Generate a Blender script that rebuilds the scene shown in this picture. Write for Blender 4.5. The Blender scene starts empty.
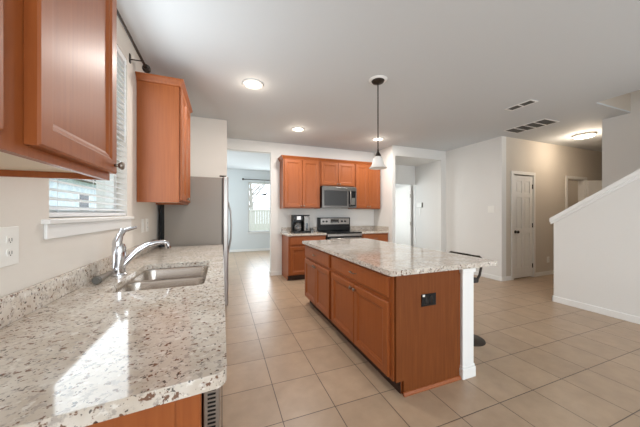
import bpy, bmesh, math
from mathutils import Vector, Matrix
PI = math.pi
C = bpy.context.scene.collection
SC = bpy.context.scene

# ------------------------------------------------------------------ camera
cam_d = bpy.data.cameras.new('camera'); cam = bpy.data.objects.new('camera', cam_d); C.objects.link(cam)
cam_d.sensor_width = 36; cam_d.lens = 14.4; cam_d.clip_start = .02
cam.location = (0, 0, 1.316); cam.rotation_euler = (PI/2, 0, -math.radians(20.947))
SC.camera = cam
# ------------------------------------------------------------------ world, daylight, exposure
SC.view_settings.view_transform = 'Standard'; SC.view_settings.look = 'None'
SC.view_settings.gamma = 1; SC.view_settings.use_curve_mapping = False
SC.view_settings.exposure = 0.0
w = bpy.data.worlds.new('overcast_sky'); SC.world = w; w.use_nodes = True
bg = w.node_tree.nodes['Background']; bg.inputs[0].default_value = (.80, .90, 1, 1); bg.inputs[1].default_value = 3.0

def area(name, loc, rot, sx, sy, power, col=(1, 1, 1)):
    d = bpy.data.lights.new(name, 'AREA'); d.shape = 'RECTANGLE'; d.size = sx; d.size_y = sy
    d.energy = power; d.color = col
    o = bpy.data.objects.new(name, d); C.objects.link(o); o.location = loc; o.rotation_euler = rot
    return o
WX0 = -.74
# daylight at the sink and nook windows; the others are added fill lamps
area('rear_fill_light_a', (1.0, -3.50, 1.45), (-PI/2, 0, PI), 2.2, 1.9, 80, (.86, .94, 1))  # added fill lamp at an invented window behind the camera
area('rear_fill_light_b', (3.6, -3.50, 1.45), (-PI/2, 0, PI), 1.8, 1.9, 65, (.86, .94, 1))  # second added lamp behind the camera, fills the room from the rear
dsw = area('daylight_sink_window', (WX0+.012, 2.055, 1.95), (0, -PI/2, 0), 1.28, 1.0, 19, (.86, .95, 1)); dsw.data.spread = math.radians(175)
area('daylight_nook_window', (1.30, 9.15, 1.55), (-PI/2, 0, 0), .85, 1.6, 32, (.84, .94, 1))
area('nook_side_fill_light', (-1.42, 7.6, 1.5), (0, -PI/2, 0), 1.6, 1.6, 60, (.84, .94, 1))  # added lamp in front of the solid left nook wall, no window there
area('alcove_fill_light', (3.90, 6.3, 1.4), (-PI/2, 0, math.radians(44)), .5, 1.8, 17, (.88, .96, 1))  # added lamp out of view, brightens the alcove door and right wall

# ------------------------------------------------------------------ materials
def lin(r, g, b):
    f = lambda v: (v/255/12.92) if v/255 <= .04045 else ((v/255+.055)/1.055)**2.4
    return (f(r), f(g), f(b), 1)
def mat(name, col, rough=.5, metal=0, spec=.5, coat=0, emit=None, es=0):
    m = bpy.data.materials.new(name); m.use_nodes = True
    b = m.node_tree.nodes['Principled BSDF']
    b.inputs['Base Color'].default_value = col; b.inputs['Roughness'].default_value = rough
    b.inputs['Metallic'].default_value = metal; b.inputs['Specular IOR Level'].default_value = spec
    b.inputs['Coat Weight'].default_value = coat; b.inputs['Coat Roughness'].default_value = .3
    if emit: b.inputs['Emission Color'].default_value = emit; b.inputs['Emission Strength'].default_value = es
    return m
def N(m, t, **kw):
    n = m.node_tree.nodes.new(t)
    for k, v in kw.items(): setattr(n, k, v)
    return n
def L(m, a, b): m.node_tree.links.new(a, b)
def ramp(m, src, stops):
    r = N(m, 'ShaderNodeValToRGB'); e = r.color_ramp.elements
    e[0].position, e[0].color = stops[0]; e[1].position, e[1].color = stops[1]
    for p, c in stops[2:]:
        x = e.new(p); x.color = c
    L(m, src, r.inputs[0]); return r.outputs[0]
def mixc(m, fac, a, b):
    n = N(m, 'ShaderNodeMix', data_type='RGBA')
    if isinstance(fac, float): n.inputs[0].default_value = fac
    else: L(m, fac, n.inputs[0])
    for s, v in ((6, a), (7, b)):
        if isinstance(v, tuple): n.inputs[s].default_value = v
        else: L(m, v, n.inputs[s])
    return n.outputs[2]
def coords(m, scale=(1, 1, 1), loc=(0, 0, 0)):
    t = N(m, 'ShaderNodeTexCoord'); mp = N(m, 'ShaderNodeMapping')
    mp.inputs['Scale'].default_value = scale; mp.inputs['Location'].default_value = loc
    L(m, t.outputs['Object'], mp.inputs[0]); return mp.outputs[0]
def noise(m, v, s, d=3, r=.55):
    n = N(m, 'ShaderNodeTexNoise'); n.inputs['Scale'].default_value = s
    n.inputs['Detail'].default_value = d; n.inputs['Roughness'].default_value = r
    L(m, v, n.inputs['Vector']); return n.outputs['Fac']
def bump(m, h, strength, dist=.002):
    b = N(m, 'ShaderNodeBump'); b.inputs['Strength'].default_value = strength; b.inputs['Distance'].default_value = dist
    L(m, h, b.inputs['Height']); L(m, b.outputs[0], m.node_tree.nodes['Principled BSDF'].inputs['Normal'])
def bc(m, out): L(m, out, m.node_tree.nodes['Principled BSDF'].inputs['Base Color'])

def wallpaint(name, c):
    m = mat(name, c, .75, spec=.25); v = coords(m)
    bump(m, noise(m, v, 55, 3), .25, .003); return m
M_WALL = wallpaint('wall_paint', lin(228, 226, 222))
M_HALL = wallpaint('hall_paint', lin(207, 198, 186))
M_LEFT = wallpaint('sink_wall_paint', lin(224, 217, 208))
M_CEIL = wallpaint('ceiling_paint', lin(212, 215, 217))
M_TRIM = mat('white_trim', lin(236, 235, 232), .4)
M_WDOOR = mat('door_white', lin(232, 229, 224), .45)
def wood(name, dark, mid, light, rough=.33):
    m = mat(name, mid, rough, coat=.10, spec=.4); v = coords(m, (38, 38, 1.6))
    g = noise(m, v, 1.6, 5, .6); v2 = coords(m, (3, 3, .8)); g2 = noise(m, v2, 1.3, 2)
    c1 = ramp(m, g, [(.3, dark), (.7, light), (.5, mid)])
    c = mixc(m, ramp(m, g2, [(.35, (0, 0, 0, 1)), (.7, (.5, .5, .5, 1))]), c1, mid)
    bc(m, c); return m
M_WOOD = wood('maple_cabinet_wood', lin(138, 71, 29), lin(150, 80, 35), lin(158, 88, 41), .45)
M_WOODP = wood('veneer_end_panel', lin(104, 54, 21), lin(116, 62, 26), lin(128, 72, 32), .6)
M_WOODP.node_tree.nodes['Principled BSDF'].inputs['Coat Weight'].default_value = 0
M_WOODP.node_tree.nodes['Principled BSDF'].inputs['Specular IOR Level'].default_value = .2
M_UNDER = mat('cabinet_underside_melamine', lin(226, 208, 184), .5)
M_KICK = mat('toe_kick', lin(58, 36, 24), .6)
def granite(name):
    m = mat(name, (1, 1, 1, 1), .07, spec=.6)
    v = coords(m); vs = coords(m, (1.0, 1.0, 1.0), (3.1, 1.7, .4)); v3 = coords(m, (1, 1, 1), (7, 2, 5))
    base = ramp(m, noise(m, v, 9, 4), [(.35, lin(196, 183, 168)), (.65, lin(214, 206, 195))])
    grey = ramp(m, noise(m, vs, 48, 4, .65), [(.54, (0, 0, 0, 1)), (.62, (.75, .75, .75, 1))])
    c = mixc(m, grey, base, lin(158, 148, 140))
    pale = ramp(m, noise(m, v3, 36, 3, .6), [(.58, (0, 0, 0, 1)), (.66, (.8, .8, .8, 1))])
    c = mixc(m, pale, c, lin(228, 223, 215))
    br = ramp(m, noise(m, v, 46, 3, .6), [(.595, (0, 0, 0, 1)), (.64, (.95, .95, .95, 1))])
    c = mixc(m, br, c, lin(112, 78, 60))
    dk = ramp(m, noise(m, vs, 78, 2, .55), [(.635, (0, 0, 0, 1)), (.67, (.85, .85, .85, 1))])
    c = mixc(m, dk, c, lin(62, 54, 52))
    bc(m, c); return m
M_GRAN = granite('speckled_granite')
def steel(name, c, rough, sc=(2, 2, 90)):
    m = mat(name, c, rough, metal=1); v = coords(m, sc)
    bump(m, noise(m, v, 6, 2), .06, .001); return m
M_STEEL = steel('brushed_stainless', lin(160, 154, 149), .30)
M_STEELD = steel('dark_stainless', lin(122, 118, 114), .34)
M_SINK = steel('sink_stainless', lin(196, 188, 180), .25, (60, 2, 2))
M_CHROME = mat('chrome', lin(215, 215, 218), .10, metal=1)
M_FSIDE = mat('fridge_grey_side', lin(132, 123, 113), .38)
M_NICKEL = mat('brushed_nickel', lin(150, 142, 132), .3, metal=1)
M_BLACK = mat('black_enamel', lin(12, 12, 13), .35, spec=.3)
M_BGLASS = mat('black_glass', lin(22, 23, 25), .08)
M_DOVEN = mat('dark_window_glass', lin(52, 53, 54), .18)
M_DARKM = mat('dark_bronze', lin(52, 44, 38), .4, metal=.6)
M_LEATH = mat('dark_vinyl', lin(45, 40, 38), .5)
M_PLATE = mat('white_plastic', lin(238, 236, 230), .35)
M_SLOT = mat('socket_slot', lin(70, 66, 62), .6)
M_BLIND = mat('blind_slat', lin(240, 241, 242), .5)
M_BLIND.node_tree.nodes['Principled BSDF'].inputs['Transmission Weight'].default_value = .0
M_SHADE = mat('frosted_glass_shade', lin(225, 220, 214), .35)
M_LAMP = mat('lamp_lens', (1, 1, 1, 1), .5, emit=(1, .95, .88, 1), es=5)
M_HLAMP = mat('hall_lamp_lens', (1, 1, 1, 1), .5, emit=(1, .84, .62, 1), es=4)
M_GRILLE = mat('vent_dark', lin(105, 103, 98), .7)
M_CARPET = mat('stair_carpet', lin(170, 155, 138), .95)
M_GRASS = mat('lawn_grass', lin(120, 140, 95), .9)
M_FENCE = mat('fence_boards', lin(205, 198, 190), .8)
M_BARK = mat('tree_bark', lin(165, 158, 150), .9)
M_SIDING = mat('neighbour_siding', lin(172, 182, 190), .8)
m = M_SIDING; v = coords(m, (1, 1, 1)); bc(m, mixc(m, ramp(m, noise(m, v, 4, 2), [(.4, (0, 0, 0, 1)), (.6, (1, 1, 1, 1))]), lin(205, 214, 222), lin(222, 228, 232)))
M_GLASS = mat('window_glass', (1, 1, 1, 1), 0)
nt = M_GLASS.node_tree
tr = nt.nodes.new('ShaderNodeBsdfTransparent'); gl = nt.nodes.new('ShaderNodeBsdfGlossy'); gl.inputs['Roughness'].default_value = .02
mx = nt.nodes.new('ShaderNodeMixShader'); mx.inputs[0].default_value = .06
nt.links.new(tr.outputs[0], mx.inputs[1]); nt.links.new(gl.outputs[0], mx.inputs[2])
nt.links.new(mx.outputs[0], nt.nodes['Material Output'].inputs[0])
M_CLEAR = mat('carafe_glass', lin(150, 150, 150), .05); M_CLEAR.node_tree.nodes['Principled BSDF'].inputs['Transmission Weight'].default_value = .7
# floor tile
TX, TY = .3605, .379
def floor_tile():
    m = mat('floor_tile', (1, 1, 1, 1), .33, spec=.5)
    br = N(m, 'ShaderNodeTexBrick', offset=0, squash=1)
    br.inputs['Scale'].default_value = 1; br.inputs['Brick Width'].default_value = TX; br.inputs['Row Height'].default_value = TY
    br.inputs['Mortar Size'].default_value = .0032; br.inputs['Mortar Smooth'].default_value = .2; br.inputs['Bias'].default_value = 0
    br.inputs['Color1'].default_value = lin(184, 158, 132); br.inputs['Color2'].default_value = lin(176, 151, 126)
    br.inputs['Mortar'].default_value = lin(96, 80, 68)
    v = coords(m, (1, 1, 1), (TX*40, TY*40-1.215, 0)); L(m, v, br.inputs['Vector'])
    v2 = coords(m)
    mot = ramp(m, noise(m, v2, 7, 5, .6), [(.3, (.84, .84, .84, 1)), (.7, (1, 1, 1, 1))])
    mu = N(m, 'ShaderNodeMix', data_type='RGBA', blend_type='MULTIPLY'); mu.inputs[0].default_value = 1
    L(m, br.outputs['Color'], mu.inputs[6]); L(m, mot, mu.inputs[7]); bc(m, mu.outputs[2])
    inv = N(m, 'ShaderNodeMath', operation='SUBTRACT'); inv.inputs[0].default_value = 1; L(m, br.outputs['Fac'], inv.inputs[1])
    bump(m, inv.outputs[0], .5, .002)
    rr = N(m, 'ShaderNodeMapRange'); rr.inputs['To Min'].default_value = .27; rr.inputs['To Max'].default_value = .42
    L(m, noise(m, v2, 11, 4), rr.inputs[0]); L(m, rr.outputs[0], m.node_tree.nodes['Principled BSDF'].inputs['Roughness'])
    return m
M_FLOOR = floor_tile()

# ------------------------------------------------------------------ mesh helpers
class MB:
    def __init__(s): s.b = bmesh.new()
    def box(s, x0, x1, y0, y1, z0, z1, M=None):
        r = bmesh.ops.create_cube(s.b, size=1)
        for v in r['verts']:
            v.co = Vector(((x0+x1)/2+v.co.x*(x1-x0), (y0+y1)/2+v.co.y*(y1-y0), (z0+z1)/2+v.co.z*(z1-z0)))
            if M: v.co = M @ v.co
        return s
    def cyl(s, p0, p1, r0, r1=None, n=20, caps=True):
        p0, p1 = Vector(p0), Vector(p1); r1 = r0 if r1 is None else r1
        d = p1-p0; q = d.to_track_quat('Z', 'Y').to_matrix().to_4x4()
        r = bmesh.ops.create_cone(s.b, cap_ends=caps, segments=n, radius1=r0, radius2=r1, depth=d.length)
        M = Matrix.Translation((p0+p1)/2) @ q
        for v in r['verts']: v.co = M @ v.co
        return s
    def sph(s, c, r, sc=(1, 1, 1), n=16):
        q = bmesh.ops.create_uvsphere(s.b, u_segments=n, v_segments=n//2+2, radius=r)
        for v in q['verts']: v.co = Vector((c[0]+v.co.x*sc[0], c[1]+v.co.y*sc[1], c[2]+v.co.z*sc[2]))
        return s
    def lathe(s, prof, c=(0, 0, 0), n=32, M=None):
        rings = []
        for r, z in prof:
            ring = []
            for i in range(n):
                a = 2*PI*i/n; co = Vector((c[0]+r*math.cos(a), c[1]+r*math.sin(a), c[2]+z))
                if M: co = M @ co
                ring.append(s.b.verts.new(co))
            rings.append(ring)
        for a, b in zip(rings, rings[1:]):
            for i in range(n):
                s.b.faces.new((a[i], a[(i+1) % n], b[(i+1) % n], b[i]))
        return s
    def tube(s, pts, rads, n=14, caps=True):
        pts = [Vector(p) for p in pts]
        if not hasattr(rads, '__len__'): rads = [rads]*len(pts)
        rings = []; up = Vector((.01, 1, .02)).normalized()
        for i, p in enumerate(pts):
            t = (pts[min(i+1, len(pts)-1)]-pts[max(i-1, 0)]).normalized()
            a = t.cross(up)
            if a.length < .05: a = t.cross(Vector((1, 0, 0)))
            a.normalize(); b = t.cross(a).normalized()
            rings.append([s.b.verts.new(p+(a*math.cos(2*PI*k/n)+b*math.sin(2*PI*k/n))*rads[i]) for k in range(n)])
        for a, b in zip(rings, rings[1:]):
            for i in range(n): s.b.faces.new((a[i], a[(i+1) % n], b[(i+1) % n], b[i]))
        if caps: s.b.faces.new(rings[0]); s.b.faces.new(rings[-1][::-1])
        return s
    def prism(s, poly, axis, a0, a1):
        """poly in the two other axes (cyclic order), extruded along axis"""
        def P(u, v, t):
            return Vector((t, u, v)) if axis == 'x' else Vector((u, t, v)) if axis == 'y' else Vector((u, v, t))
        A = [s.b.verts.new(P(u, v, a0)) for u, v in poly]; B = [s.b.verts.new(P(u, v, a1)) for u, v in poly]
        s.b.faces.new(A); s.b.faces.new(B[::-1])
        for i in range(len(A)):
            j = (i+1) % len(A); s.b.faces.new((A[i], B[i], B[j], A[j]))
        return s
    def plate(s, loops, z0, z1):
        """first loop outer, others holes"""
        b2 = bmesh.new(); es = []
        for lp in loops:
            vs = [b2.verts.new((x, y, z0)) for x, y in lp]
            for i in range(len(vs)): es.append(b2.edges.new((vs[i], vs[(i+1) % len(vs)])))
        r = bmesh.ops.triangle_fill(b2, edges=es, use_beauty=True)
        fs = [g for g in r['geom'] if isinstance(g, bmesh.types.BMFace)]
        if abs(z1-z0) > 1e-6:
            e = bmesh.ops.extrude_face_region(b2, geom=fs)
            for g in e['geom']:
                if isinstance(g, bmesh.types.BMVert): g.co.z = z1
        me = bpy.data.meshes.new('t'); b2.to_mesh(me); b2.free(); s.b.from_mesh(me); bpy.data.meshes.remove(me)
        return s
    def build(s, name, m, parent=None, bevel=0, smooth=False, seg=2):
        bmesh.ops.recalc_face_normals(s.b, faces=s.b.faces)
        me = bpy.data.meshes.new(name); s.b.to_mesh(me); s.b.free()
        me.materials.append(m)
        o = bpy.data.objects.new(name, me); C.objects.link(o)
        if parent: o.parent = parent
        if smooth:
            for p in me.polygons: p.use_smooth = True
            if smooth == 'angle':
                md = o.modifiers.new('es', 'EDGE_SPLIT'); md.split_angle = math.radians(35)
        if bevel:
            md = o.modifiers.new('bevel', 'BEVEL'); md.width = bevel; md.segments = seg; md.limit_method = 'ANGLE'; md.angle_limit = math.radians(40)
        return o
def box(name, m, x0, x1, y0, y1, z0, z1, parent=None, bevel=0): return MB().box(x0, x1, y0, y1, z0, z1).build(name, m, parent, bevel)
def tag(o, label, cat, group=None):
    o['label'] = label; o['category'] = cat
    if group: o['group'] = group
    return o
def struct(o, label=None):
    o['kind'] = 'structure'
    if label: o['label'] = label; 
    return o
def thing(name, label, cat, loc=(0, 0, 0), rz=0, group=None):
    o = bpy.data.objects.new(name, None); C.objects.link(o); o.empty_display_size = .1
    o.location = loc; o.rotation_euler = (0, 0, rz); return tag(o, label, cat, group)
def rrect(x0, x1, y0, y1, r, n=6):
    out = []
    for cx, cy, a in ((x1-r, y1-r, 0), (x0+r, y1-r, 90), (x0+r, y0+r, 180), (x1-r, y0+r, 270)):
        for k in range(n+1):
            t = math.radians(a+90*k/n); out.append((cx+r*math.cos(t), cy+r*math.sin(t)))
    return out

# ------------------------------------------------------------------ the setting
H = 2.82; WX = -.74; T = .14
def SB(name, m, *a, label=None):
    return struct(box(name, m, *a), label)
SB('floor', M_FLOOR, -2, 10, -3.8, 9.4, -.1, 0, label='beige square ceramic tile floor')
# ceiling with the stairwell opening
ce = MB()
HX0, HX1, HY1 = 4.745, 5.70, 1.913
ce.box(-2, HX0, -3.8, 9.4, H, H+.02); ce.box(HX0, 10, HY1, 9.4, H, H+.02); ce.box(5.82, 10, -3.8, HY1, H, H+.02)
ce.box(HX0, HX1, -3.8, -1.6, H, H+.02)
struct(ce.build('ceiling', M_CEIL), 'flat grey-white ceiling')
# left wall with sink window opening
WY0, WY1, WZ0, WZ1 = 1.54, 2.57, 1.295, 2.60
lw = MB(); x0, x1 = WX-T, WX
lw.box(x0, x1, -3.8, WY0, 0, H); lw.box(x0, x1, WY1, 5.43, 0, H); lw.box(x0, x1, WY0, WY1, 0, WZ0); lw.box(x0, x1, WY0, WY1, WZ1, H)
struct(lw.build('wall_left', M_LEFT), 'cream textured wall behind the sink counter')
SB('wall_fridge_return', M_LEFT, WX, .075, 4.40, 5.43, 0, H, label='cream wall return beyond the refrigerator')
# back wall with opening to breakfast nook
bw = MB(); BY = 5.43
bw.box(.075, .967, BY, BY+.13, 2.605, H); bw.box(.967, 3.62, BY, BY+.13, 0, H); bw.box(-2, .075, BY, BY+.13, 0, H)
struct(bw.build('wall_back', M_WALL), 'white wall behind the range, with tall opening at left')
# return wall at right end of range run, and entry nook front wall
SB('wall_return', M_WALL, 3.505, 3.62, 4.80, 5.43, 0, H)
nw = MB(); nw.box(3.505, 3.585, 4.70, 4.80, 0, H); nw.box(3.585, 4.91, 4.70, 4.80, 2.60, H); nw.box(4.91, 5.069, 4.70, 4.80, 0, H)
struct(nw.build('wall_alcove', M_WALL), 'white wall with cased opening to the entry alcove')
SB('wall_alcove_left', M_WALL, 3.505, 3.62, 5.56, 7.6, 0, H)
SB('wall_alcove_right', M_WALL, 4.91, 5.069, 4.80, 7.6, 0, H)
ab = MB(); ab.box(3.62, 4.91, 5.58, 5.68, 2.10, 2.60); ab.box(3.62, 3.95, 5.58, 5.68, 0, 2.10)
struct(ab.build('wall_alcove_back', M_WALL))
SB('ceiling_alcove', M_WALL, 3.62, 4.91, 4.80, 7.6, 2.60, 2.70)
SB('wall_alcove_end', M_WALL, 3.505, 5.069, 7.6, 7.7, 0, H)
# bright partition wall by the hall
SB('wall_partition', M_WALL, 5.07, 5.20, 3.38, 4.90, 0, H, label='white wall with light switch between alcove and hall')
# hall wall y=3.38 with closet door and open doorway
hy0, hy1 = 3.38, 3.50
D1a, D1b = 5.40, 6.02; D2a, D2b = 7.22, 7.93; DT = 2.10
hw = MB(); hw.box(5.20, D1a, hy0, hy1, 0, H); hw.box(D1a, D1b, hy0, hy1, DT, H); hw.box(D1b, D2a, hy0, hy1, 0, H)
hw.box(D2a, D2b, hy0, hy1, DT, H); hw.box(D2b, 10, hy0, hy1, 0, H)
struct(hw.build('wall_hall', M_HALL), 'tan hall wall with closet door and open doorway')
SB('wall_hall_end', M_HALL, 9.8, 9.9, 1.0, 3.38, 0, H); SB('wall_hall_south', M_HALL, 5.82, 9.8, 2.10, 2.22, 0, H)
rb = MB(); rb.box(6.6, 6.7, 3.5, 5.2, 0, H); rb.box(9.2, 9.3, 3.5, 5.2, 0, H); rb.box(6.6, 9.3, 5.2, 5.3, 0, H)
struct(rb.build('wall_side_room', M_HALL))
cb = MB(); cb.box(5.2, 5.22, 3.5, 4.2, 0, H); cb.box(6.2, 6.25, 3.5, 4.2, 0, H); cb.box(5.2, 6.25, 4.2, 4.25, 0, H)
struct(cb.build('wall_closet', M_HALL))
# stair wall rising through the ceiling, and shaft above
SB('wall_stair', M_WALL, 5.70, 5.82, -3.8, 2.22, 0, H, label='grey-white tall wall beyond the stairs')
SB('wall_stair_upper', M_WALL, 5.70, 5.82, -1.6, 2.03, H+.0, 5.4)
sh = MB(); sh.box(4.745, 5.70, 1.913, 2.03, H+.02, 5.4); sh.box(4.62, 4.745, -1.7, 2.03, H+.02, 5.4); sh.box(4.62, 5.82, -1.8, -1.6, H+.02, 5.4); sh.box(4.6, 5.85, -1.8, 2.05, 5.4, 5.5)
struct(sh.build('wall_stairwell', M_HALL))
# knee wall beside the stairs: slopes up towards the camera side
def zc(y): return 1.215+(2.351-y)*.69
pw = MB(); yt = 2.351-(H-1.215)/.69
pw.prism([(2.33, 0), (2.33, zc(2.33)), (yt, H), (-3.8, H), (-3.8, 0)], 'x', 4.64, 4.745)
struct(pw.build('wall_pony', M_WALL), 'white sloping half wall beside the stairs')
cp = MB(); t = .055
cp.prism([(2.365, zc(2.365)-.02), (2.365, zc(2.365)+t*.7), (yt, H+.0), (yt, H-.07)], 'x', 4.605, 4.78)
cp.prism([(2.36, zc(2.36)-.055), (2.36, zc(2.36)-.01), (yt+.02, H-.07), (yt+.02, H-.115)], 'x', 4.622, 4.64)
struct(cp.build('trim_1', M_TRIM), 'white sloping cap on the half wall')
st = MB()
for k in range(8): st.box(4.745, 5.70, 2.1-.275*(k+1)-(.0), 2.1-.275*k, 0, .19*(k+1))
struct(st.build('stair_flight', M_CARPET), 'carpeted stairs behind the half wall')
# unseen rear wall behind the camera, its windows added to let light in
rw = MB(); ry0, ry1 = -3.72, -3.6
rw.box(-.74, -.1, ry0, ry1, 0, H); rw.box(2.1, 2.7, ry0, ry1, 0, H); rw.box(4.5, 4.64, ry0, ry1, 0, H)
rw.box(-.1, 2.1, ry0, ry1, 0, .5); rw.box(-.1, 2.1, ry0, ry1, 2.4, H); rw.box(2.7, 4.5, ry0, ry1, 0, .5); rw.box(2.7, 4.5, ry0, ry1, 2.4, H)
struct(rw.build('wall_rear', M_WALL))
# breakfast nook beyond the opening
M_NOOK = wallpaint('nook_paint', lin(212, 217, 218))
nk = MB(); NY = 9.2; NX0, NX1, NZ0, NZ1 = .848, 1.76, .665, 2.405
nk.box(-1.5, NX0, NY, NY+.15, 0, H); nk.box(NX1, 3.5, NY, NY+.15, 0, H); nk.box(NX0, NX1, NY, NY+.15, 0, NZ0); nk.box(NX0, NX1, NY, NY+.15, NZ1, H)
struct(nk.build('wall_nook_far', M_NOOK), 'pale blue-white far wall of the breakfast nook')
SB('wall_nook_left', M_NOOK, -1.62, -1.5, 5.56, 9.35, 0, H)
# baseboards
BB = .085
def base(name, *a): struct(box(name, M_TRIM, *a, 0, BB, bevel=.004)) if False else struct(box(name, M_TRIM, a[0], a[1], a[2], a[3], 0, BB, None, .004))
base('baseboard_back', .967, 1.19, BY-.014, BY); base('baseboard_opening', .953, .967, BY-.014, BY+.13)
base('baseboard_nook', -1.5, 3.49, NY-.014, NY)
base('baseboard_alcove_jamb', 4.90, 5.056, 4.686, 4.70); base('baseboard_partition', 5.056, 5.07, 3.366, 4.70)
base('baseboard_hall', 5.07, D1a-.06, 3.366, 3.38); base('baseboard_hall_mid', D1b+.06, D2a-.06, 3.366, 3.38); base('baseboard_hall_far', D2b+.06, 9.79, 3.366, 3.38)
base('baseboard_pony', 4.624, 4.64, -3.55, 2.346); base('baseboard_pony_end', 4.624, 4.745, 2.33, 2.346)
base('baseboard_alcove', 4.896, 4.91, 4.80, 5.57)

# --- windows
def window(name, axis_x, a0, a1, z0, z1, p, midz, outside_label):
    """axis_x: True when the window plane is x = p, else y = p"""
    def B(mb, u0, u1, w0, w1, d=.03):
        if axis_x: mb.box(p-d, p+d, u0, u1, w0, w1)
        else: mb.box(u0, u1, p-d, p+d, w0, w1)
    fw = .04; f = MB()
    B(f, a0, a0+fw, z0, z1); B(f, a1-fw, a1, z0, z1); B(f, a0+fw, a1-fw, z0, z0+fw); B(f, a0+fw, a1-fw, z1-fw, z1)
    B(f, a0+fw, a1-fw, midz-.022, midz+.022)
    o = f.build(name, M_TRIM, None, .003); struct(o, outside_label)
    g = MB(); B(g, a0+fw, a1-fw, z0+fw, z1-fw, .003); g.build('glass_pane', M_GLASS, o)
window('window_1', True, WY0, WY1, WZ0, WZ1, WX-.105, 1.95, 'white framed window over the sink')
window('window_2', False, NX0, NX1, NZ0, NZ1, NY+.08, 1.51, 'white framed window in the far nook wall')
window('window_3', False, -.1, 2.1, .5, 2.4, -3.66, 1.45, 'white framed window added behind the camera for light'); window('window_4', False, 2.7, 4.5, .5, 2.4, -3.66, 1.45, 'second window added in the rear wall for light')  # unseen windows, put in so light enters from behind
# sill of sink window
s1 = MB(); s1.box(WX-.07, WX+.03, 1.485, 2.65, 1.268, 1.290); s1.box(WX, WX+.014, 1.497, 2.635, 1.20, 1.268)
struct(s1.build('trim_2', M_TRIM, None, .004), 'white sill and apron under the sink window')

# --- doors
def six_panel(w_, h_, t_, name, m=M_WDOOR):
    """local: hinge at x=0, leaf along +x, thickness centred on y=0"""
    mb = MB(); mb.box(0, w_, -t_/2+.012, t_/2-.012, 0, h_)
    st_ = .105*w_/.76; mid = .10*w_/.76
    rows = [(0, .21), (.90, .99), (1.62, 1.71), (h_-.11, h_)]
    for sgn in (-1, 1):
        y0, y1 = (-t_/2, -t_/2+.012) if sgn < 0 else (t_/2-.012, t_/2)
        mb.box(0, st_, y0, y1, 0, h_); mb.box(w_-st_, w_, y0, y1, 0, h_)
        cx = w_/2; mb.box(cx-mid/2, cx+mid/2, y0, y1, 0, h_)
        for a, b in rows:
            mb.box(st_, cx-mid/2, y0, y1, a, b); mb.box(cx+mid/2, w_-st_, y0, y1, a, b)
        for (a, b) in ((.21, .90), (.99, 1.62), (1.71, h_-.11)):
            for u0, u1 in ((st_, cx-mid/2), (cx+mid/2, w_-st_)):
                i = .030
                yy = (-t_/2+.004, -t_/2+.012) if sgn < 0 else (t_/2-.012, t_/2-.004)
                mb.box(u0+i, u1-i, yy[0], yy[1], a+i, b-i)
    return mb
def casing(mb, x0, x1, z, y0, y1, w_=.062):
    mb.box(x0-w_, x0, y0, y1, 0, z+w_); mb.box(x1, x1+w_, y0, y1, 0, z+w_); mb.box(x0, x1, y0, y1, z, z+w_)
def knob(parent, p, d=-1):
    k = MB(); k.cyl((p[0], p[1], p[2]), (p[0], p[1]+d*.012, p[2]), .030, n=20)
    k.cyl((p[0], p[1]+d*.012, p[2]), (p[0], p[1]+d*.045, p[2]), .011); k.sph((p[0], p[1]+d*.055, p[2]), .029, (1, .75, 1))
    k.build('door_knob', M_DARKM, parent, smooth='angle')
def hinge(parent, x, y, z): box('hinge', M_DARKM, x-.008, x+.008, y-.012, y, z-.045, z+.045, parent)
d1 = six_panel(D1b-D1a-.03, 2.06, .036, 'd').build('door_1', M_WDOOR, None, .003)
d1.location = (D1a+.015, hy0+.02, .02); struct(d1, 'white six panel closet door in the hall')
knob(d1, (.055, -.018, .93)); 
for z in (.22, 1.05, 1.85): hinge(d1, D1b-D1a-.03, -.018, z)
tr1 = MB(); casing(tr1, D1a, D1b, DT, 3.362, 3.38); tr1.box(D1a, D1a+.012, 3.38, 3.5, 0, DT); tr1.box(D1b-.012, D1b, 3.38, 3.5, 0, DT)
struct(tr1.build('trim_3', M_WDOOR, None, .003), 'casing of the closet door')
tr2 = MB(); casing(tr2, D2a, D2b, DT, 3.362, 3.38); tr2.box(D2a, D2a+.012, 3.38, 3.5, 0, DT); tr2.box(D2b-.012, D2b, 3.38, 3.5, 0, DT); tr2.box(D2a, D2b, 3.38, 3.5, DT-.012, DT)
struct(tr2.build('trim_4', M_WDOOR, None, .003), 'casing of the open hall doorway')
d2 = six_panel(.72, 2.06, .036, 'd').build('door_2', M_WDOOR, None, .003)
d2.location = (7.94, 3.345, .02); d2.rotation_euler = (0, 0, math.radians(-28)); struct(d2, 'white panel door standing open in the hall')
knob(d2, (.665, -.018, .93))
cl = MB(); cl.box(7.25, 8.3, 5.12, 5.2, 1.10, 1.12); cl.box(7.25, 7.30, 5.08, 5.2, .0, 1.92); 
d3 = MB(); d3.box(0, .90, -.02, .02, 0, 2.06).build
d3 = MB().box(0, .90, -.02, .02, 0, 2.065).build('door_3', M_WDOOR, None, .003)
d3.location = (4.862, 5.69, .02); d3.rotation_euler = (0, 0, math.radians(91)); struct(d3, 'plain white door opened back in the alcove')
knob(d3, (.84, .02, .95), 1)
for z in (.3, 1.02, 1.78): box('hinge', M_NICKEL, -.012, .006, .02, .03, z-.05, z+.05, d3)
tr5 = MB(); casing(tr5, 3.95, 4.90-.0, 2.09, 5.562, 5.58, .012)
struct(tr5.build('trim_5', M_TRIM), 'casing of the alcove door')

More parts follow.
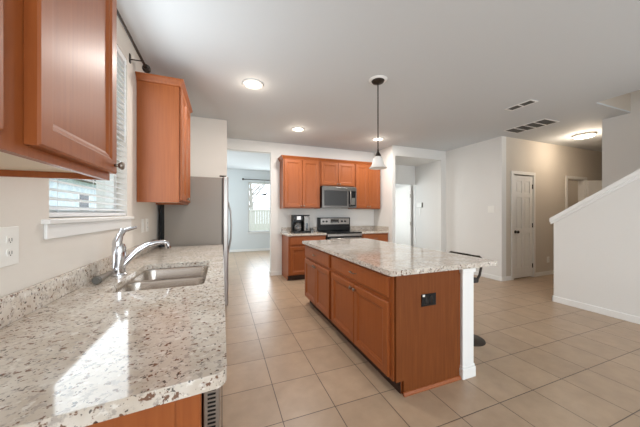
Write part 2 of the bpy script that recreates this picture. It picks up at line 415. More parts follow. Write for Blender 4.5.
# ------------------------------------------------------------------ cabinets
def panel_door(w_, h_, t_=.024, s=.055, r=.012):
    """local x 0..w, z 0..h, back at y=0, front at y=-t"""
    mb = MB(); b = mb.b
    def rect(i, y): return [b.verts.new((x, y, z)) for x, z in ((i, i), (w_-i, i), (w_-i, h_-i), (i, h_-i))]
    R = [rect(0, 0), rect(0, -t_+.005), rect(.005, -t_), rect(s, -t_), rect(s+.006, -t_+.005), rect(s+.014, -t_+.006), rect(s+.024, -t_+r)]
    for A, B in zip(R, R[1:]):
        for i in range(4): b.faces.new((A[i], A[(i+1) % 4], B[(i+1) % 4], B[i]))
    b.faces.new(R[-1]); b.faces.new(R[0][::-1])
    return mb
def slab_front(w_, h_, t_=.024):
    mb = MB(); b = mb.b
    def rect(i, y): return [b.verts.new((x, y, z)) for x, z in ((i, i), (w_-i, i), (w_-i, h_-i), (i, h_-i))]
    R = [rect(0, 0), rect(0, -t_+.008), rect(.010, -t_)]
    for A, B in zip(R, R[1:]):
        for i in range(4): b.faces.new((A[i], A[(i+1) % 4], B[(i+1) % 4], B[i]))
    b.faces.new(R[-1]); b.faces.new(R[0][::-1])
    return mb
def front(parent, name, mb, x, y, z):
    o = mb.build(name, M_WOOD, parent); o.location = (x, y, z); return o
def cknob(parent, x, y, z):
    k = MB(); k.cyl((x, y, z), (x, y-.016, z), .006, n=12)
    M = Matrix.Translation((x, y-.014, z)) @ Matrix.Rotation(PI/2, 4, 'X')
    k.lathe([(0.001, 0), (.009, 0), (.015, .006), (.017, .010), (.013, .016), (.001, .018)], n=16, M=M)
    k.build('knob', M_NICKEL, parent, smooth=True)
def bar_pull(parent, x, y, z, l=.09):
    k = MB(); k.tube([(x-l/2, y, z), (x-l/2, y-.022, z), (x-l/2+.015, y-.028, z), (x+l/2-.015, y-.028, z), (x+l/2, y-.022, z), (x+l/2, y, z)], .005, n=10)
    k.build('drawer_pull', M_NICKEL, parent, smooth='angle')

def base_cabinet(label, loc, rz, w_, d_=.58, h_=.876, drawers=1, ndoors=2, group=None, body_h=None, stile=.03):
    """local x along width, front face frame at y=0, body behind (+y), floor z=0"""
    t = thing('base_cabinet', label, 'cabinet', loc, rz, group)
    b = MB(); b.box(0, w_, 0, d_, .105, body_h or h_)
    if body_h: b.box(0, w_, 0, .03, body_h, h_); b.box(0, .018, .03, d_, body_h, h_); b.box(w_-.018, w_, .03, d_, body_h, h_)
    b.box(0, w_, .07, d_, 0, .105); b.build('cabinet_body', M_WOOD, t)
    box('toe_kick', M_KICK, .001, w_-.001, .064, .07, 0, .105, t)
    dz0, dz1 = .70, .852
    if drawers:
        f = front(t, 'drawer_front', slab_front(w_-2*stile, dz1-dz0), stile, 0, dz0)
        bar_pull(f, (w_-2*stile)/2, -.024, (dz1-dz0)/2)
        top = .665
    else: top = .85
    dw = (w_-2*stile-.006*(ndoors-1))/ndoors
    for i in range(ndoors):
        x = stile+i*(dw+.006)
        f = front(t, 'door', panel_door(dw, top-.12), x, 0, .12)
        cknob(f, (dw-.03) if (i == 0 and ndoors == 2) else .03, -.024, top-.12-.035)
    return t
def upper_cabinet(label, loc, rz, w_, d_, h_, ndoors=2, group=None, knobs=True, crown=0, cends=(0, 0), under=True, rev=.02, zrev=(.022, .03), stile=.058, sgap=.006, far=False, td=.024):
    t = thing('upper_cabinet', label, 'cabinet', loc, rz, group)
    cbm = MB(); cbm.box(0, w_, 0, d_, .024, h_); cbm.box(0, .018, 0, d_, 0, .024); cbm.box(w_-.018, w_, 0, d_, 0, .024); cbm.box(.018, w_-.018, 0, .02, 0, .024)
    cbm.build('cabinet_body', M_WOOD, t)
    if under: box('underside_panel', M_UNDER, .018, w_-.018, .02, d_-.002, .0225, .024, t)
    dw = (w_-2*rev-sgap*(ndoors-1))/ndoors
    for i in range(ndoors):
        f = front(t, 'door', panel_door(dw, h_-zrev[0]-zrev[1], td, s=stile), rev+i*(dw+sgap), -.001, zrev[0])
        if knobs: cknob(f, (dw-.028) if (i % 2 == (1 if far else 0)) else .028, -td, .03)
    if crown:
        c = MB(); p = .045
        prof = [(0, 0), (-.012, .004), (-.016, .02), (-p+.006, crown-.014), (-p, crown-.010), (-p, crown), (.02, crown), (.02, 0)]
        e0 = p if cends[0] else 0; e1 = p if cends[1] else 0
        # front run with mitred ends
        b = c.b
        def off(u): return -u
        A, B = [], []
        for u, z in prof:
            q = max(0, -u)
            A.append(b.verts.new((-(q if cends[0] else 0), u, h_+z-.03))); B.append(b.verts.new((w_+(q if cends[1] else 0), u, h_+z-.03)))
        for i in range(len(A)):
            j = (i+1) % len(A); b.faces.new((A[i], B[i], B[j], A[j]))
        if not cends[0]: b.faces.new(A)
        if not cends[1]: b.faces.new(B[::-1])
        for side, flag in ((0, cends[0]), (1, cends[1])):
            if not flag: continue
            F, G = [], []
            for u, z in prof:
                q = max(0, -u); x = -q if side == 0 else w_+q
                if u > 0: x = .02 if side == 0 else w_-.02
                F.append(b.verts.new((x, u if u <= 0 else .02, h_+z-.03))); G.append(b.verts.new((x, d_, h_+z-.03)))
            for i in range(len(F)):
                j = (i+1) % len(F); b.faces.new((F[i], G[i], G[j], F[j]))
            b.faces.new(G)
        c.build('crown_moulding', M_WOOD, t)
    return t
RL, RI = PI/2, -PI/2      # fronts facing +x (left wall), facing -x (island)
# left wall uppers (local x -> +y, front -> +x)
uc1 = upper_cabinet('wooden upper cabinet nearest the camera, above the counter left of the window', (-.418, .20, 1.447), RL, 1.052, .320, 1.12, 2, crown=.07, cends=(0, 1), rev=.014, zrev=(.025, .03), sgap=.10, stile=.048, far=True, td=.028)
uc2 = upper_cabinet('tall wooden upper cabinet between the sink window and the refrigerator', (-.392, 2.82, 1.423), RL, .75, .346, 1.155, 2, crown=.062, cends=(1, 1))
# back wall uppers
Z0 = 1.42; UH = 1.03
upper_cabinet('double door wooden upper cabinet above the coffee maker', (1.155, 5.10, Z0), 0, .80, .328, UH, 2, crown=.07, cends=(1, 0))
upper_cabinet('short double door wooden cabinet directly above the microwave', (1.957, 5.10, 1.905), 0, .83, .328, UH-(1.905-Z0), 2, crown=.07)
upper_cabinet('double door wooden upper cabinet right of the microwave', (2.789, 5.10, Z0), 0, .675, .328, UH, 2, crown=.07, cends=(0, 1))
# back wall base cabinets
base_cabinet('wooden base cabinet under the coffee maker, left of the range', (1.20, 4.85, 0), 0, .785, .578)
base_cabinet('wooden base cabinet right of the range, mostly behind the island', (2.815, 4.85, 0), 0, .685, .578)
# sink run base cabinets
base_cabinet('wooden sink base cabinet under the sink counter', (-.045, 1.36, 0), RL, 1.15, .675, drawers=0, body_h=.62)
base_cabinet('wooden base cabinet under the counter beside the refrigerator', (-.045, 2.515, 0), RL, 1.005, .675)
# dishwasher with wooden end panel
dw_ = thing('dishwasher', 'stainless dishwasher at the near end of the sink counter', 'dishwasher', (0, .745, 0))
box('dishwasher_body', M_BLACK, -.70, -.05, .005, .60, .10, .862, dw_)
box('dishwasher_door', M_STEEL, -.047, -.006, .0, .605, .11, .866, dw_, .003)
vd = MB()
for k in range(14): vd.box(-.036, -.016, -.002, .001, .845-k*.011-.004, .845-k*.011)
vd.build('vent_louvres', M_BLACK, dw_)
ep = box('end_panel', M_WOOD, -.72, -.05, .718, .743, 0, .8755); tag(ep, 'wooden end panel closing the near end of the sink cabinets', 'panel')
box('corner_post', M_WOOD, -.105, -.052, .712, .7185, 0, .875, ep)

# sink countertop
ct = MB(); CZ0, CZ1 = .876, .914
sx0, sx1, sy0, sy1 = -.562, -.094, 1.588, 2.37
outer = [(-.735, .62)] + [(.012-.035+.035*math.cos(a), .69+.035+.035*math.sin(a)) for a in [math.radians(-90+15*k) for k in range(7)]] + [(.012, 3.54), (-.735, 3.54)]
ct.plate([outer, rrect(sx0, sx1, sy0, sy1, .05)[::-1]], CZ0, CZ1)
cto = ct.build('sink_countertop', M_GRAN, None, .011, seg=3); tag(cto, 'long speckled granite countertop with undermount sink, along the left wall', 'countertop')
box('backsplash', M_GRAN, -.7385, -.718, .69, 3.54, .914, 1.018, cto, .004)
# sink
sk = thing('kitchen_sink', 'double bowl stainless undermount sink in the granite counter', 'sink', (0, 0, 0))
ym = 1.975
fl = MB(); bowls = [(sx0+.012, sx1-.012, sy0+.012, ym-.014), (sx0+.012, sx1-.012, ym+.014, sy1-.012)]
fl.plate([rrect(sx0-.025, sx1+.025, sy0-.025, sy1+.025, .08)]+[rrect(*b_, .06)[::-1] for b_ in bowls], .8725, .8755)
fl.build('rim', M_SINK, sk)
for b_ in bowls:
    mb = MB(); rings = []
    for ins, z in ((0, .8735), (.004, .86), (.010, .74), (.018, .715), (.04, .700), (.09, .694)):
        lp = rrect(b_[0]+ins, b_[1]-ins, b_[2]+ins, b_[3]-ins, max(.02, .06-ins*.3))
        rings.append([mb.b.verts.new((x, y, z)) for x, y in lp])
    for A, B in zip(rings, rings[1:]):
        n = len(A)
        for i in range(n): mb.b.faces.new((A[i], A[(i+1) % n], B[(i+1) % n], B[i]))
    mb.b.faces.new(rings[-1])
    bo = mb.build('bowl', M_SINK, sk, smooth=True)
    cx, cy = (b_[0]+b_[1])/2, (b_[2]+b_[3])/2
    MB().lathe([(.001, .0), (.022, .0), (.024, .004), (.042, .006), (.045, .0)], (cx, cy, .695), 24).build('drain', M_CHROME, bo, smooth=True)
# faucet
fx, fy = -.625, 2.02
fc = thing('faucet', 'chrome single lever faucet behind the sink', 'faucet', (fx, fy, .9142)); fc.scale = (1.1, 1.1, 1.1)
MB().lathe([(.001, 0), (.040, 0), (.040, .008), (.033, .016), (.031, .10), (.034, .13), (.034, .165), (.027, .185), (.001, .192)], n=24).build('faucet_body', M_CHROME, fc, smooth='angle')
pts = [(.015, .0, .055), (.035, .015, .085), (.08, .035, .135), (.125, .06, .165), (.17, .085, .178), (.205, .105, .178), (.225, .118, .170), (.232, .122, .148)]
MB().tube(pts, [.021, .019, .017, .015, .0145, .0145, .016, .016]).build('spout', M_CHROME, fc, smooth='angle')
MB().cyl((.232, .122, .150), (.233, .123, .134), .0175, .015).build('aerator', M_CHROME, fc, smooth='angle')
MB().tube([(-.005, -.01, .18), (-.004, -.012, .20), (.004, .0, .235), (.02, .02, .262), (.045, .045, .272), (.07, .065, .280)], [.026, .024, .018, .013, .011, .008]).build('lever_handle', M_CHROME, fc, smooth='angle')
MB().tube([(-.003, -.02, .03), (-.012, -.045, .05), (-.010, -.04, .14), (-.004, -.015, .20), (.012, .01, .275)], [.008, .008, .009, .012, .010]).build('back_lever', M_CHROME, fc, smooth='angle')
sp = thing('side_sprayer', 'grey faucet sprayer nozzle lying at the foot of the faucet', 'sprayer', (-.655, 1.86, .9142))
MB().tube([(.004, .09, .03), (.0, .02, .027), (-.006, -.05, .024)], [.018, .017, .023]).build('sprayer_head', M_NICKEL, sp, smooth='angle')
MB().cyl((-.006, -.05, .024), (-.008, -.066, .0235), .022, .019).build('sprayer_nozzle', M_GRILLE, sp, smooth='angle')

# outlets and switches
def wall_plate(name, label, cat, loc, rz, w_, h_, kind, m=M_PLATE, mi=M_SLOT, group=None):
    """local: plate in xz plane, front towards -y"""
    t = thing(name, label, cat, loc, rz, group)
    box('plate', m, -w_/2, w_/2, -.006, 0, -h_/2, h_/2, t, .003)
    if kind == 'outlet':
        for s in (-1, 1):
            r = MB(); r.plate([rrect(-.018, .018, -.015, .015, .012)], 0, .0025)
            o = r.build('receptacle', m, t, .001); o.rotation_euler = (PI/2, 0, 0); o.location = (0, -.006, s*h_*.165)
            q = MB(); q.box(-.008, -.0055, -.006, .006, .0022, .003); q.box(.0055, .008, -.006, .006, .0022, .003); q.cyl((0, -.0095, .0022), (0, -.0095, .003), .0025, n=8)
            q.build('slots', mi, o)
    elif kind == 'switch':
        r = box('rocker', m, -.016, .016, -.0095, -.006, -.033, .033, t, .002)
    return t
wall_plate('outlet', 'white duplex outlet on the wall above the near left counter', 'outlet', (WX, 1.295, 1.195), RL, .098, .145, 'outlet')
wall_plate('outlet', 'white outlet on the wall between window sill and refrigerator, right one of the pair', 'outlet', (WX, 3.17, 1.195), RL, .082, .135, 'outlet')
wall_plate('light_switch', 'white rocker switch on the wall just right of the window sill', 'switch', (WX, 3.02, 1.195), RL, .082, .135, 'switch')
wall_plate('light_switch', 'white double switch plate on the bright wall left of the hall', 'switch', (5.07, 3.59, 1.40), RI, .13, .135, 'switch')
wall_plate('outlet', 'small white outlet low on the tan hall wall', 'outlet', (6.53, 3.38, .33), 0, .085, .13, 'outlet')

# curtain rod on the left
cr = thing('curtain_rod', 'dark bronze curtain rod above the sink window', 'curtain rod', (-.65, 2.08, 2.652))
MB().cyl((0, -.72, 0), (0, .66, 0), .011).build('rod', M_DARKM, cr, smooth='angle')
for s, yy in ((1, .70), (-1, -.76)):
    MB().sph((0, yy, 0), .036, n=18).cyl((0, yy-s*.05, 0), (0, yy-s*.02, 0), .02).build('finial', M_DARKM, cr, smooth='angle')
for yy in (.55, -.6):
    MB().box(-.09, -.082, yy-.012, yy+.012, -.045, .03).cyl((-.085, yy, -.015), (0, yy, -.012), .005).build('bracket', M_DARKM, cr)
# blind
bl = thing('window_blind', 'white horizontal slat blind in the sink window', 'blind', (WX-.032, (WY0+WY1)/2, WZ0))
hw2 = (WY1-WY0)/2-.003
box('headrail', M_BLIND, -.03, .03, -hw2, hw2, 1.255, 1.302, bl, .002)
sl = MB(); n = 28
for k in range(n):
    z = .05+k*(1.19/(n-1)); M = Matrix.Translation((0, 0, z)) @ Matrix.Rotation(math.radians(22), 4, 'Y')
    sl.box(-.024, .024, -hw2, hw2, -.0014, .0014, M)
sl.build('slats', M_BLIND, bl)
box('bottom_rail', M_BLIND, -.025, .025, -hw2, hw2, .004, .026, bl, .003)
lc = MB()
for yy in (-.38, 0, .38): lc.cyl((.0, yy, .02), (.0, yy, 1.26), .0014, n=6)
lc.build('ladder_cords', M_BLIND, bl)
tw = MB(); tw.cyl((.034, .46, .60), (.034, .46, 1.26), .004, n=8); tw.build('tilt_wand', M_BLIND, bl)

# ------------------------------------------------------------------ refrigerator
FY0, FY1 = 3.575, 4.375
fr = thing('refrigerator', 'stainless refrigerator with grey side at the end of the sink counter', 'refrigerator', (0, FY0, 0))
fw_ = FY1-FY0
box('fridge_body', M_FSIDE, -.655, -.004, 0, fw_, .03, 1.782, fr, .004)
box('back_cover', M_BLACK, -.70, -.655, .02, fw_-.02, .06, 1.74, fr)
box('door_gasket', M_SLOT, -.004, .012, .012, fw_-.012, .10, 1.782, fr)
for a, b in ((0, fw_/2-.002), (fw_/2+.002, fw_)):
    d_ = box('fridge_door', M_STEEL, .012, .078, a, b, .10, 1.80, fr, .012)
    yy = b-.05 if a == 0 else a+.05
    pts = [(.07, yy, 1.50), (.09, yy, 1.46), (.115, yy, 1.35), (.128, yy, 1.15), (.120, yy, .95), (.09, yy, .78), (.07, yy, .73)]
    MB().tube(pts, .011).build('door_handle', M_STEEL, d_, smooth='angle')
box('hinge_cover', M_DARKM, -.03, .055, .01, .07, 1.80, 1.815, fr, .004)
box('kick_grille', M_BLACK, -.10, -.03, .01, fw_-.01, .02, .095, fr)
for yy in (.04, fw_-.04): MB().cyl((.0, yy-.015, .025), (.0, yy+.015, .025), .025).build('caster', M_BLACK, fr, smooth='angle')

# ------------------------------------------------------------------ back counter, range, microwave
def back_top(x0, x1, label, left_end=False, right=False):
    o = box('countertop', M_GRAN, x0, x1, 4.815, 5.428, CZ0, CZ1, None, .008); tag(o, label, 'countertop')
    box('backsplash', M_GRAN, x0+(.02 if left_end else 0), x1, 5.408, 5.4285, CZ1, 1.018, o, .003)
    if right: box('side_splash', M_GRAN, x1-.02, x1, 4.83, 5.408, CZ1, 1.018, o, .003)
back_top(1.17, 1.995, 'short granite countertop holding the coffee maker', True)
back_top(2.805, 3.503, 'short granite countertop right of the range', False, True)
rg = thing('range_stove', 'stainless and black freestanding electric range below the microwave', 'range', (2.0, 4.80, 0))
rwid = .80
box('range_body', M_BLACK, .003, rwid-.003, .03, .60, .02, .895, rg)
box('cooktop', M_BGLASS, 0, rwid, .0, .56, .895, .925, rg, .006)
bgd = box('backguard', M_BLACK, .0, rwid, .54, .615, .925, 1.225, rg, .01)
box('control_panel', M_STEEL, .06, rwid-.03, .532, .545, 1.07, 1.205, bgd, .003)
box('display', M_BGLASS, .30, .50, .528, .534, 1.10, 1.185, bgd, .002)
bt = MB()
for k in range(5): bt.box(.32+k*.035, .34+k*.035, .5265, .529, 1.112, 1.122)
bt.build('buttons', M_PLATE, bgd)
for x in (.12, .20, .58, .66):
    MB().cyl((x, .533, 1.137), (x, .512, 1.137), .023, .020).box(x-.004, x+.004, .505, .513, 1.118, 1.156).build('control_knob', M_BLACK, bgd, smooth='angle')
od = box('oven_door', M_BGLASS, .004, rwid-.004, .0, .03, .22, .845, rg, .004)
box('oven_trim', M_STEEL, .004, rwid-.004, -.004, .026, .845, .893, rg, .003)
MB().tube([(.05, 0, .80), (.05, -.045, .80), (.08, -.05, .80), (.72, -.05, .80), (.75, -.045, .80), (.75, 0, .80)], .013).build('oven_handle', M_STEEL, od, smooth='angle')
box('oven_window', M_DOVEN, .12, rwid-.12, -.002, .0, .36, .68, od)
box('storage_drawer', M_STEEL, .004, rwid-.004, .0, .03, .05, .21, rg, .004)
for i, (x, y, r) in enumerate(((.2, .15, .10), (.6, .15, .08), (.2, .40, .08), (.6, .40, .10))):
    MB().lathe([(r, 0), (r, .0012), (r-.004, .0012), (r-.004, 0)], (x, y, .925), 32).build('burner_ring', M_DOVEN, rg)
mw = thing('microwave', 'stainless over the range microwave with dark window', 'microwave', (1.962, 5.002, 1.437))
mwW, mwH = .82, .44
box('microwave_body', M_BLACK, 0, mwW, .02, .425, 0, mwH+.022, mw, .004)
md_ = MB()
md_.box(.0, .625, .0, .02, 0, .045); md_.box(.0, .625, .0, .02, mwH-.07, mwH); md_.box(0, .05, .0, .02, .045, mwH-.07); md_.box(.59, .625, 0, .02, .045, mwH-.07)
mdo = md_.build('microwave_door', M_STEELD, mw, .002)
box('door_window', M_DOVEN, .05, .59, .004, .02, .045, mwH-.07, mdo)
MB().tube([(.66, 0, .06), (.66, -.03, .08), (.652, -.045, .20), (.652, -.045, .27), (.66, -.03, .35), (.66, 0, .37)], .012).build('door_handle', M_STEEL, mdo, smooth='angle')
cp_ = MB(); cp_.box(.627, mwW, .0, .02, 0, .03); cp_.box(.627, mwW, 0, .02, mwH-.07, mwH); cp_.box(mwW-.02, mwW, 0, .02, .03, mwH-.07); cp_.build('control_frame', M_STEELD, mw, .002)
kp = box('keypad', M_BGLASS, .627, mwW-.02, .003, .02, .03, mwH-.07, mw)
b_ = MB()
b_.box(.70, .778, .0015, .0035, .07, .22)
b_.build('keypad_legend', M_GRILLE, kp)
box('vent_grille', M_GRILLE, .02, mwW-.02, .004, .02, mwH+.003, mwH+.02, mw)
# coffee maker
cm = thing('coffee_maker', 'black and silver drip coffee maker on the counter left of the range', 'coffee maker', (1.375, 5.05, CZ1+.001))
box('base_plate', M_BLACK, 0, .36, 0, .26, 0, .035, cm, .006)
box('rear_column', M_BLACK, 0, .20, .16, .26, .035, .29, cm, .006)
hd = box('brew_head', M_BLACK, 0, .20, .02, .26, .25, .37, cm, .012)
box('control_face', M_STEEL, .055, .145, .014, .022, .27, .345, hd, .003)
box('water_tank', M_STEELD, .215, .335, .03, .25, .035, .35, cm, .012)
box('tank_lid', M_BLACK, .21, .34, .025, .255, .35, .372, cm, .006)
box('tank_window', M_BGLASS, .25, .30, .027, .032, .06, .20, cm)
cf = MB().lathe([(.001, 0), (.062, 0), (.072, .03), (.074, .08), (.06, .13), (.045, .16), (.05, .175)], (.10, .09, .036), 24).build('carafe', M_CLEAR, cm, smooth='angle')
MB().cyl((.10, .09, .205), (.10, .09, .225), .05).build('carafe_lid', M_BLACK, cf, smooth='angle')
MB().cyl((.10, .09, .095), (.10, .09, .110), .0752, caps=False).build('carafe_band', M_STEEL, cf)
MB().tube([(.045, .05, .19), (.005, .0, .18), (-.005, -.01, .12), (.03, .035, .07)], .008).build('carafe_handle', M_BLACK, cf, smooth='angle')
cu = thing('mug', 'small clear mug beside the coffee maker', 'mug', (1.80, 5.20, CZ1+.001))
MB().lathe([(.001, .004), (.028, .004), (.032, .09), (.036, .09), (.034, 0), (.001, 0)], n=20).build('cup', M_CLEAR, cu, smooth='angle')
MB().tube([(.033, 0, .07), (.055, 0, .065), (.055, 0, .03), (.033, 0, .025)], .005, n=8).build('cup_handle', M_CLEAR, cu, smooth='angle')

# ------------------------------------------------------------------ island
IX = 1.15
base_cabinet('near island base cabinet with wide drawer and two doors', (IX, 2.625, 0), RI, 1.09, .60, group=None, stile=.035)
base_cabinet('far island base cabinet with wide drawer and two doors', (IX, 3.60, 0), RI, .972, .60, group=None, stile=.035)
ip = MB(); ip.prism([(IX+.012, .105), (IX+.012, .875), (1.782, .875), (1.782, 0), (IX+.078, 0), (IX+.078, .105)], 'y', 1.512, 1.533)
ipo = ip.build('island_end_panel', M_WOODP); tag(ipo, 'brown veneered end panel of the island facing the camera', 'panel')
sm_ = MB(); sm_.prism([(1.512, 0), (1.494, 0), (1.494, .008), (1.504, .022), (1.512, .024)], 'x', IX+.07, 1.775)
sm_.build('shoe_moulding', M_WOOD, ipo)
kw = thing('island_knee_wall', 'white post and half wall at the seating side of the island', 'half wall', (0, 0, 0))
box('wall_panel', M_TRIM, 1.78, 1.88, 1.62, 3.60, 0, .875, kw)
box('post', M_TRIM, 1.784, 1.905, 1.492, 1.62, .0, .842, kw, .003)
box('post_cap', M_TRIM, 1.772, 1.917, 1.480, 1.63, .842, .8755, kw, .006)
pb = MB(); pb.box(1.772, 1.917, 1.480, 1.63, 0, .085); pb.box(1.777, 1.912, 1.486, 1.626, .085, .105)
pb.build('post_base', M_TRIM, kw, .006)
box('wall_base', M_TRIM, 1.88, 1.893, 1.63, 3.60, 0, .09, kw, .003)
it = MB(); it.plate([rrect(1.098, 2.192, 1.484, 3.625, .03)], CZ0, CZ1)
tag(it.build('island_countertop', M_GRAN, None, .008, seg=3), 'large speckled granite island countertop overhanging on the right', 'countertop')
bo = thing('outlet', 'black outlet plate on the brown island end panel', 'outlet', (1.455, 1.511, .667))
box('plate', M_BLACK, -.070, .070, -.006, 0, -.046, .046, bo, .003)
for s in (-1, 1):
    box('receptacle', M_BGLASS, s*.022-.016 if s < 0 else .008, -.008 if s < 0 else .040, -.008, -.006, -.03, .03, bo, .002)
box('night_sensor', M_PLATE, -.062, -.042, -.0085, -.006, .028, .042, bo)
# bar stool
bs = thing('bar_stool', 'dark low-back bar stool tucked under the island overhang', 'stool', (2.385, 1.96, 0))
MB().lathe([(.001, .03), (.04, .022), (.12, .010), (.150, .005), (.153, 0), (.001, 0)], c=(.03, -.01, 0), n=40).build('base_disc', M_DARKM, bs, smooth='angle')
MB().cyl((.0, 0, .015), (.0, 0, .22), .03).cyl((0, 0, .22), (-.06, .03, .62), .022).build('pedestal', M_DARKM, bs, smooth='angle')
MB().tube([(-.08-.12*math.cos(a), .12*math.sin(a), .28) for a in [math.radians(-80+16*k) for k in range(11)]], .010).build('foot_rest', M_DARKM, bs, smooth='angle')
box('seat', M_LEATH, -.21, .02, -.14, .22, .62, .672, bs, .018)
bk = MB()
bk.tube([(-.01, -.13, .645), (.02, -.14, .70), (.035, -.15, .80), (.038, -.145, .868), (.04, -.12, .880), (.04, .0, .880), (.04, .22, .880), (.038, .245, .868), (.035, .245, .80), (.02, .235, .70), (-.01, .21, .645)], .012, n=10)
bk.build('back_frame', M_DARKM, bs, smooth='angle')

# ------------------------------------------------------------------ ceiling fittings
def spot(name, loc, power, col, r=.06, parent=None):
    d = bpy.data.lights.new(name, 'POINT'); d.energy = power; d.color = col; d.shadow_soft_size = r
    o = bpy.data.objects.new(name, d); C.objects.link(o); o.location = loc
    if parent: o.parent = parent
WARM = (1, .86, .70)
for (x, y), lab in (((.336, 3.055), 'recessed ceiling light nearest the camera, above the aisle'), ((1.263, 4.395), 'recessed ceiling light above the left range cabinets'), ((2.941, 4.408), 'recessed ceiling light just behind the pendant rod')):
    t = thing('recessed_light', lab, 'ceiling light', (x, y, H), 0, 'recessed ceiling lights')
    MB().lathe([(.085, 0), (.118, -.001), (.122, -.006), (.112, -.010), (.092, -.012), (.085, -.008)], n=36).build('trim_ring', M_TRIM, t, smooth=True)
    MB().lathe([(.09, -.004), (.06, -.011), (.001, -.014)], n=32).build('lens', M_LAMP, t, smooth=True)
    spot('downlight_glow', (0, 0, -.10), 1.6, WARM, .05, t)
    a_ = area('downlight_beam', (0, 0, -.02), (0, 0, 0), .15, .15, 22, (1, .95, .89)); a_.parent = t; a_.data.shape = 'DISK'
pd = thing('pendant_light', 'pendant lamp with white bell glass shade hanging over the island', 'pendant lamp', (1.641, 2.46, H))
MB().lathe([(.001, -.012), (.09, -.012), (.101, -.004), (.104, 0)], n=40).build('ceiling_medallion', M_TRIM, pd, smooth=True)
MB().lathe([(.001, -.045), (.03, -.043), (.062, -.03), (.072, -.012)], n=32).build('canopy', M_DARKM, pd, smooth=True)
MB().cyl((0, 0, -.04), (0, 0, -.80), .0065, n=12).build('rod', M_DARKM, pd, smooth='angle')
MB().lathe([(.008, -.78), (.012, -.81), (.028, -.838), (.034, -.85), (.034, -.868)], n=24).build('shade_cap', M_DARKM, pd, smooth=True)
MB().lathe([(.032, -.862), (.044, -.872), (.055, -.90), (.062, -.935), (.074, -.965), (.098, -.99), (.100, -.994), (.095, -.994), (.070, -.966), (.058, -.935), (.050, -.90), (.040, -.876)], n=36).build('glass_shade', M_SHADE, pd, smooth=True)
MB().sph((0, 0, -.93), .028).build('bulb', M_PLATE, pd, smooth=True)
hl = thing('flush_mount_light', 'round glowing flush mount light on the hall ceiling', 'ceiling light', (6.43, 2.75, H))
MB().lathe([(.15, 0), (.158, -.03), (.14, -.035)], n=36).build('mounting_ring', M_TRIM, hl, smooth=True)
MB().lathe([(.152, -.028), (.154, -.040), (.13, -.055), (.08, -.066), (.001, -.07)], n=36).build('glass_dome', M_HLAMP, hl, smooth=True)
spot('side_room_fill_light', (7.9, 4.3, 2.4), 10, (1, .84, .66), .12)  # added lamp without a fixture, brightens the room behind the doorway
spot('hall_glow', (0, 0, -.16), 18, (1, .85, .68), .12, hl)
spot('stairwell_fill_light', (5.2, .6, 4.6), 14, (1, .9, .8), .15)  # added lamp out of view, lights the shaft above the stairs
def vent(label, x0, x1, y0, y1, cells):
    t = thing('air_vent', label, 'vent', (0, 0, 0))
    f = MB(); z0, z1 = H-.010, H-.001; b = .022
    f.box(x0, x1, y0, y0+b, z0, z1); f.box(x0, x1, y1-b, y1, z0, z1); f.box(x0, x0+b, y0+b, y1-b, z0, z1); f.box(x1-b, x1, y0+b, y1-b, z0, z1)
    n_ = cells; L_ = (y1-y0-2*b)
    for k in range(1, n_): yy = y0+b+L_*k/n_; f.box(x0+b, x1-b, yy-.012, yy+.012, z0, z1)
    f.build('frame', M_TRIM, t, .002)
    box('dark_backing', M_GRILLE, x0+b, x1-b, y0+b, y1-b, H-.003, H-.001, t)
    s = MB(); k = x0+b+.008
    while k < x1-b: s.box(k, k+.004, y0+b, y1-b, H-.009, H-.003); k += .016
    s.build('louvres', M_GRILLE, t)
vent('large four panel return air vent on the ceiling before the hall', 4.76, 5.14, 2.50, 3.15, 4)
vent('small two panel air vent on the ceiling, nearer the camera', 3.79, 3.95, 2.15, 2.49, 2)
th = thing('thermostat', 'small white wall control with strap hanging below, in the alcove', 'thermostat', (4.91, 5.40, 1.54), RI)
box('housing', M_PLATE, -.085, .085, -.03, 0, -.065, .065, th, .008)
box('side_grip', M_SLOT, .085, .10, -.025, -.003, -.06, .06, th)
MB().box(-.02, .03, -.012, -.004, -.26, -.065).build('hanging_strap', M_PLATE, th, .003)

# ------------------------------------------------------------------ nook details and outside
nr = thing('curtain_rod', 'dark curtain rod above the far nook window', 'curtain rod', (1.3, 9.10, 2.49))
MB().cyl((-.60, 0, 0), (.60, 0, 0), .013).build('rod', M_DARKM, nr, smooth='angle')
for s in (-1, 1):
    MB().sph((s*.63, 0, 0), .035).build('finial', M_DARKM, nr, smooth=True)
    MB().cyl((s*.55, 0, 0), (s*.55, .10, 0), .008).build('bracket', M_DARKM, nr)
struct(box('trim_6', M_TRIM, NX0-.03, NX1+.03, NY-.03, NY+.05, NZ0-.03, NZ0, None, .003), 'sill of the far nook window')
ln = struct(box('lawn', M_GRASS, -14, 12, 9.5, 40, -.35, -.25), 'green lawn outside')
ln2 = struct(box('side_yard', M_GRASS, -14, -1.7, -6, 9.49, -.35, -.25))
fe = thing('garden_fence', 'board fence seen through the far nook window', 'fence', (0, 15, -.25))
f = MB(); x = -4.0
while x < 10: f.box(x, x+.135, 0, .02, 0, 1.75); x += .145
f.build('boards', M_FENCE, fe)
MB().box(-4, 10, .02, .06, .3, .4).box(-4, 10, -.02, .06, 1.70, 1.80).build('rails', M_FENCE, fe)
import random
random.seed(4)
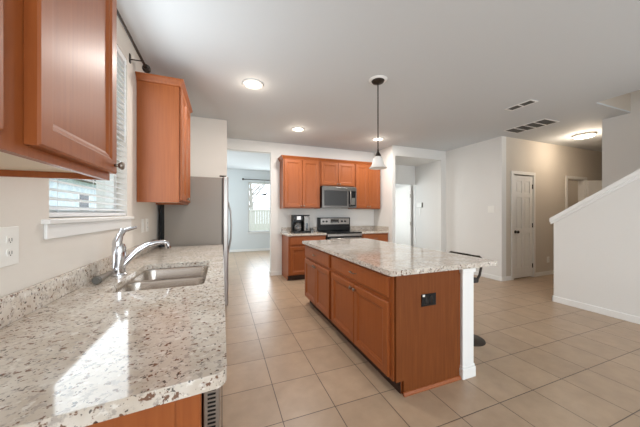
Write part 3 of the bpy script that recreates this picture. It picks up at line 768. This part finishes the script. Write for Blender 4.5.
def tree(label, x, y, h):
    t = thing('bare_tree', label, 'tree', (x, y, -.25))
    MB().tube([(0, 0, 0), (.05, 0, h*.3), (-.05, .05, h*.6), (.1, 0, h)], [.14, .11, .07, .02]).build('trunk', M_BARK, t, smooth=True)
    b = MB()
    for k in range(34):
        z = h*(.25+.7*random.random()); a = random.random()*2*PI; l = (h-z)*.5+.7
        p = Vector((0, 0, z)); d = Vector((math.cos(a), math.sin(a), .8)).normalized(); q = p+d*l*.5+Vector((0, 0, .1)); e = q+(d+Vector((random.uniform(-.5, .5), random.uniform(-.5, .5), .2)))*l*.5
        b.tube([p, q, e], [.045, .03, .008], n=6)
        for j in range(3):
            m_ = q.lerp(e, random.random()); b.tube([m_, m_+Vector((random.uniform(-.7, .7), random.uniform(-.7, .7), random.uniform(.1, .8)))], [.015, .005], n=5)
    b.build('branches', M_BARK, t)
tree('bare tree beyond the fence outside the far nook window', 2.0, 19.5, 7)
orn = thing('hanging_ornament', 'dark bird-shaped ornament hanging in the far nook window', 'ornament', (1.40, 9.10, 1.98))
MB().sph((0, 0, 0), .05, (1.3, .5, .7)).sph((.06, 0, .04), .025).build('ornament_body', M_DARKM, orn, smooth=True)
MB().prism([(-.05, .0), (-.13, .02), (-.10, -.05)], 'y', -.008, .008).build('tail', M_DARKM, orn)
MB().cyl((0, 0, .03), (0, 0, .496), .003, n=6).build('hanging_wire', M_DARKM, orn)
nb = thing('neighbour_house', 'pale house wall seen through the sink window blind', 'house', (-6.0, 3.0, -.25))
box('house_wall', M_SIDING, -.3, 0, -6, 24, 0, 3.1, nb)
MB().prism([(-.9, 3.1), (.4, 3.0), (.4, 3.15), (-3.2, 4.6), (-3.2, 4.4)], 'y', -6.3, 24.3).build('roof', M_GRILLE, nb)
for yy in (1.5, 5.0, 8.2, 12.0, 16.5):
    ww = box('house_window', M_TRIM, -.02, .03, yy-.5, yy+.5, 1.1, 2.5, nb); box('window_pane', M_BGLASS, .03, .04, yy-.42, yy+.42, 1.18, 2.42, ww)
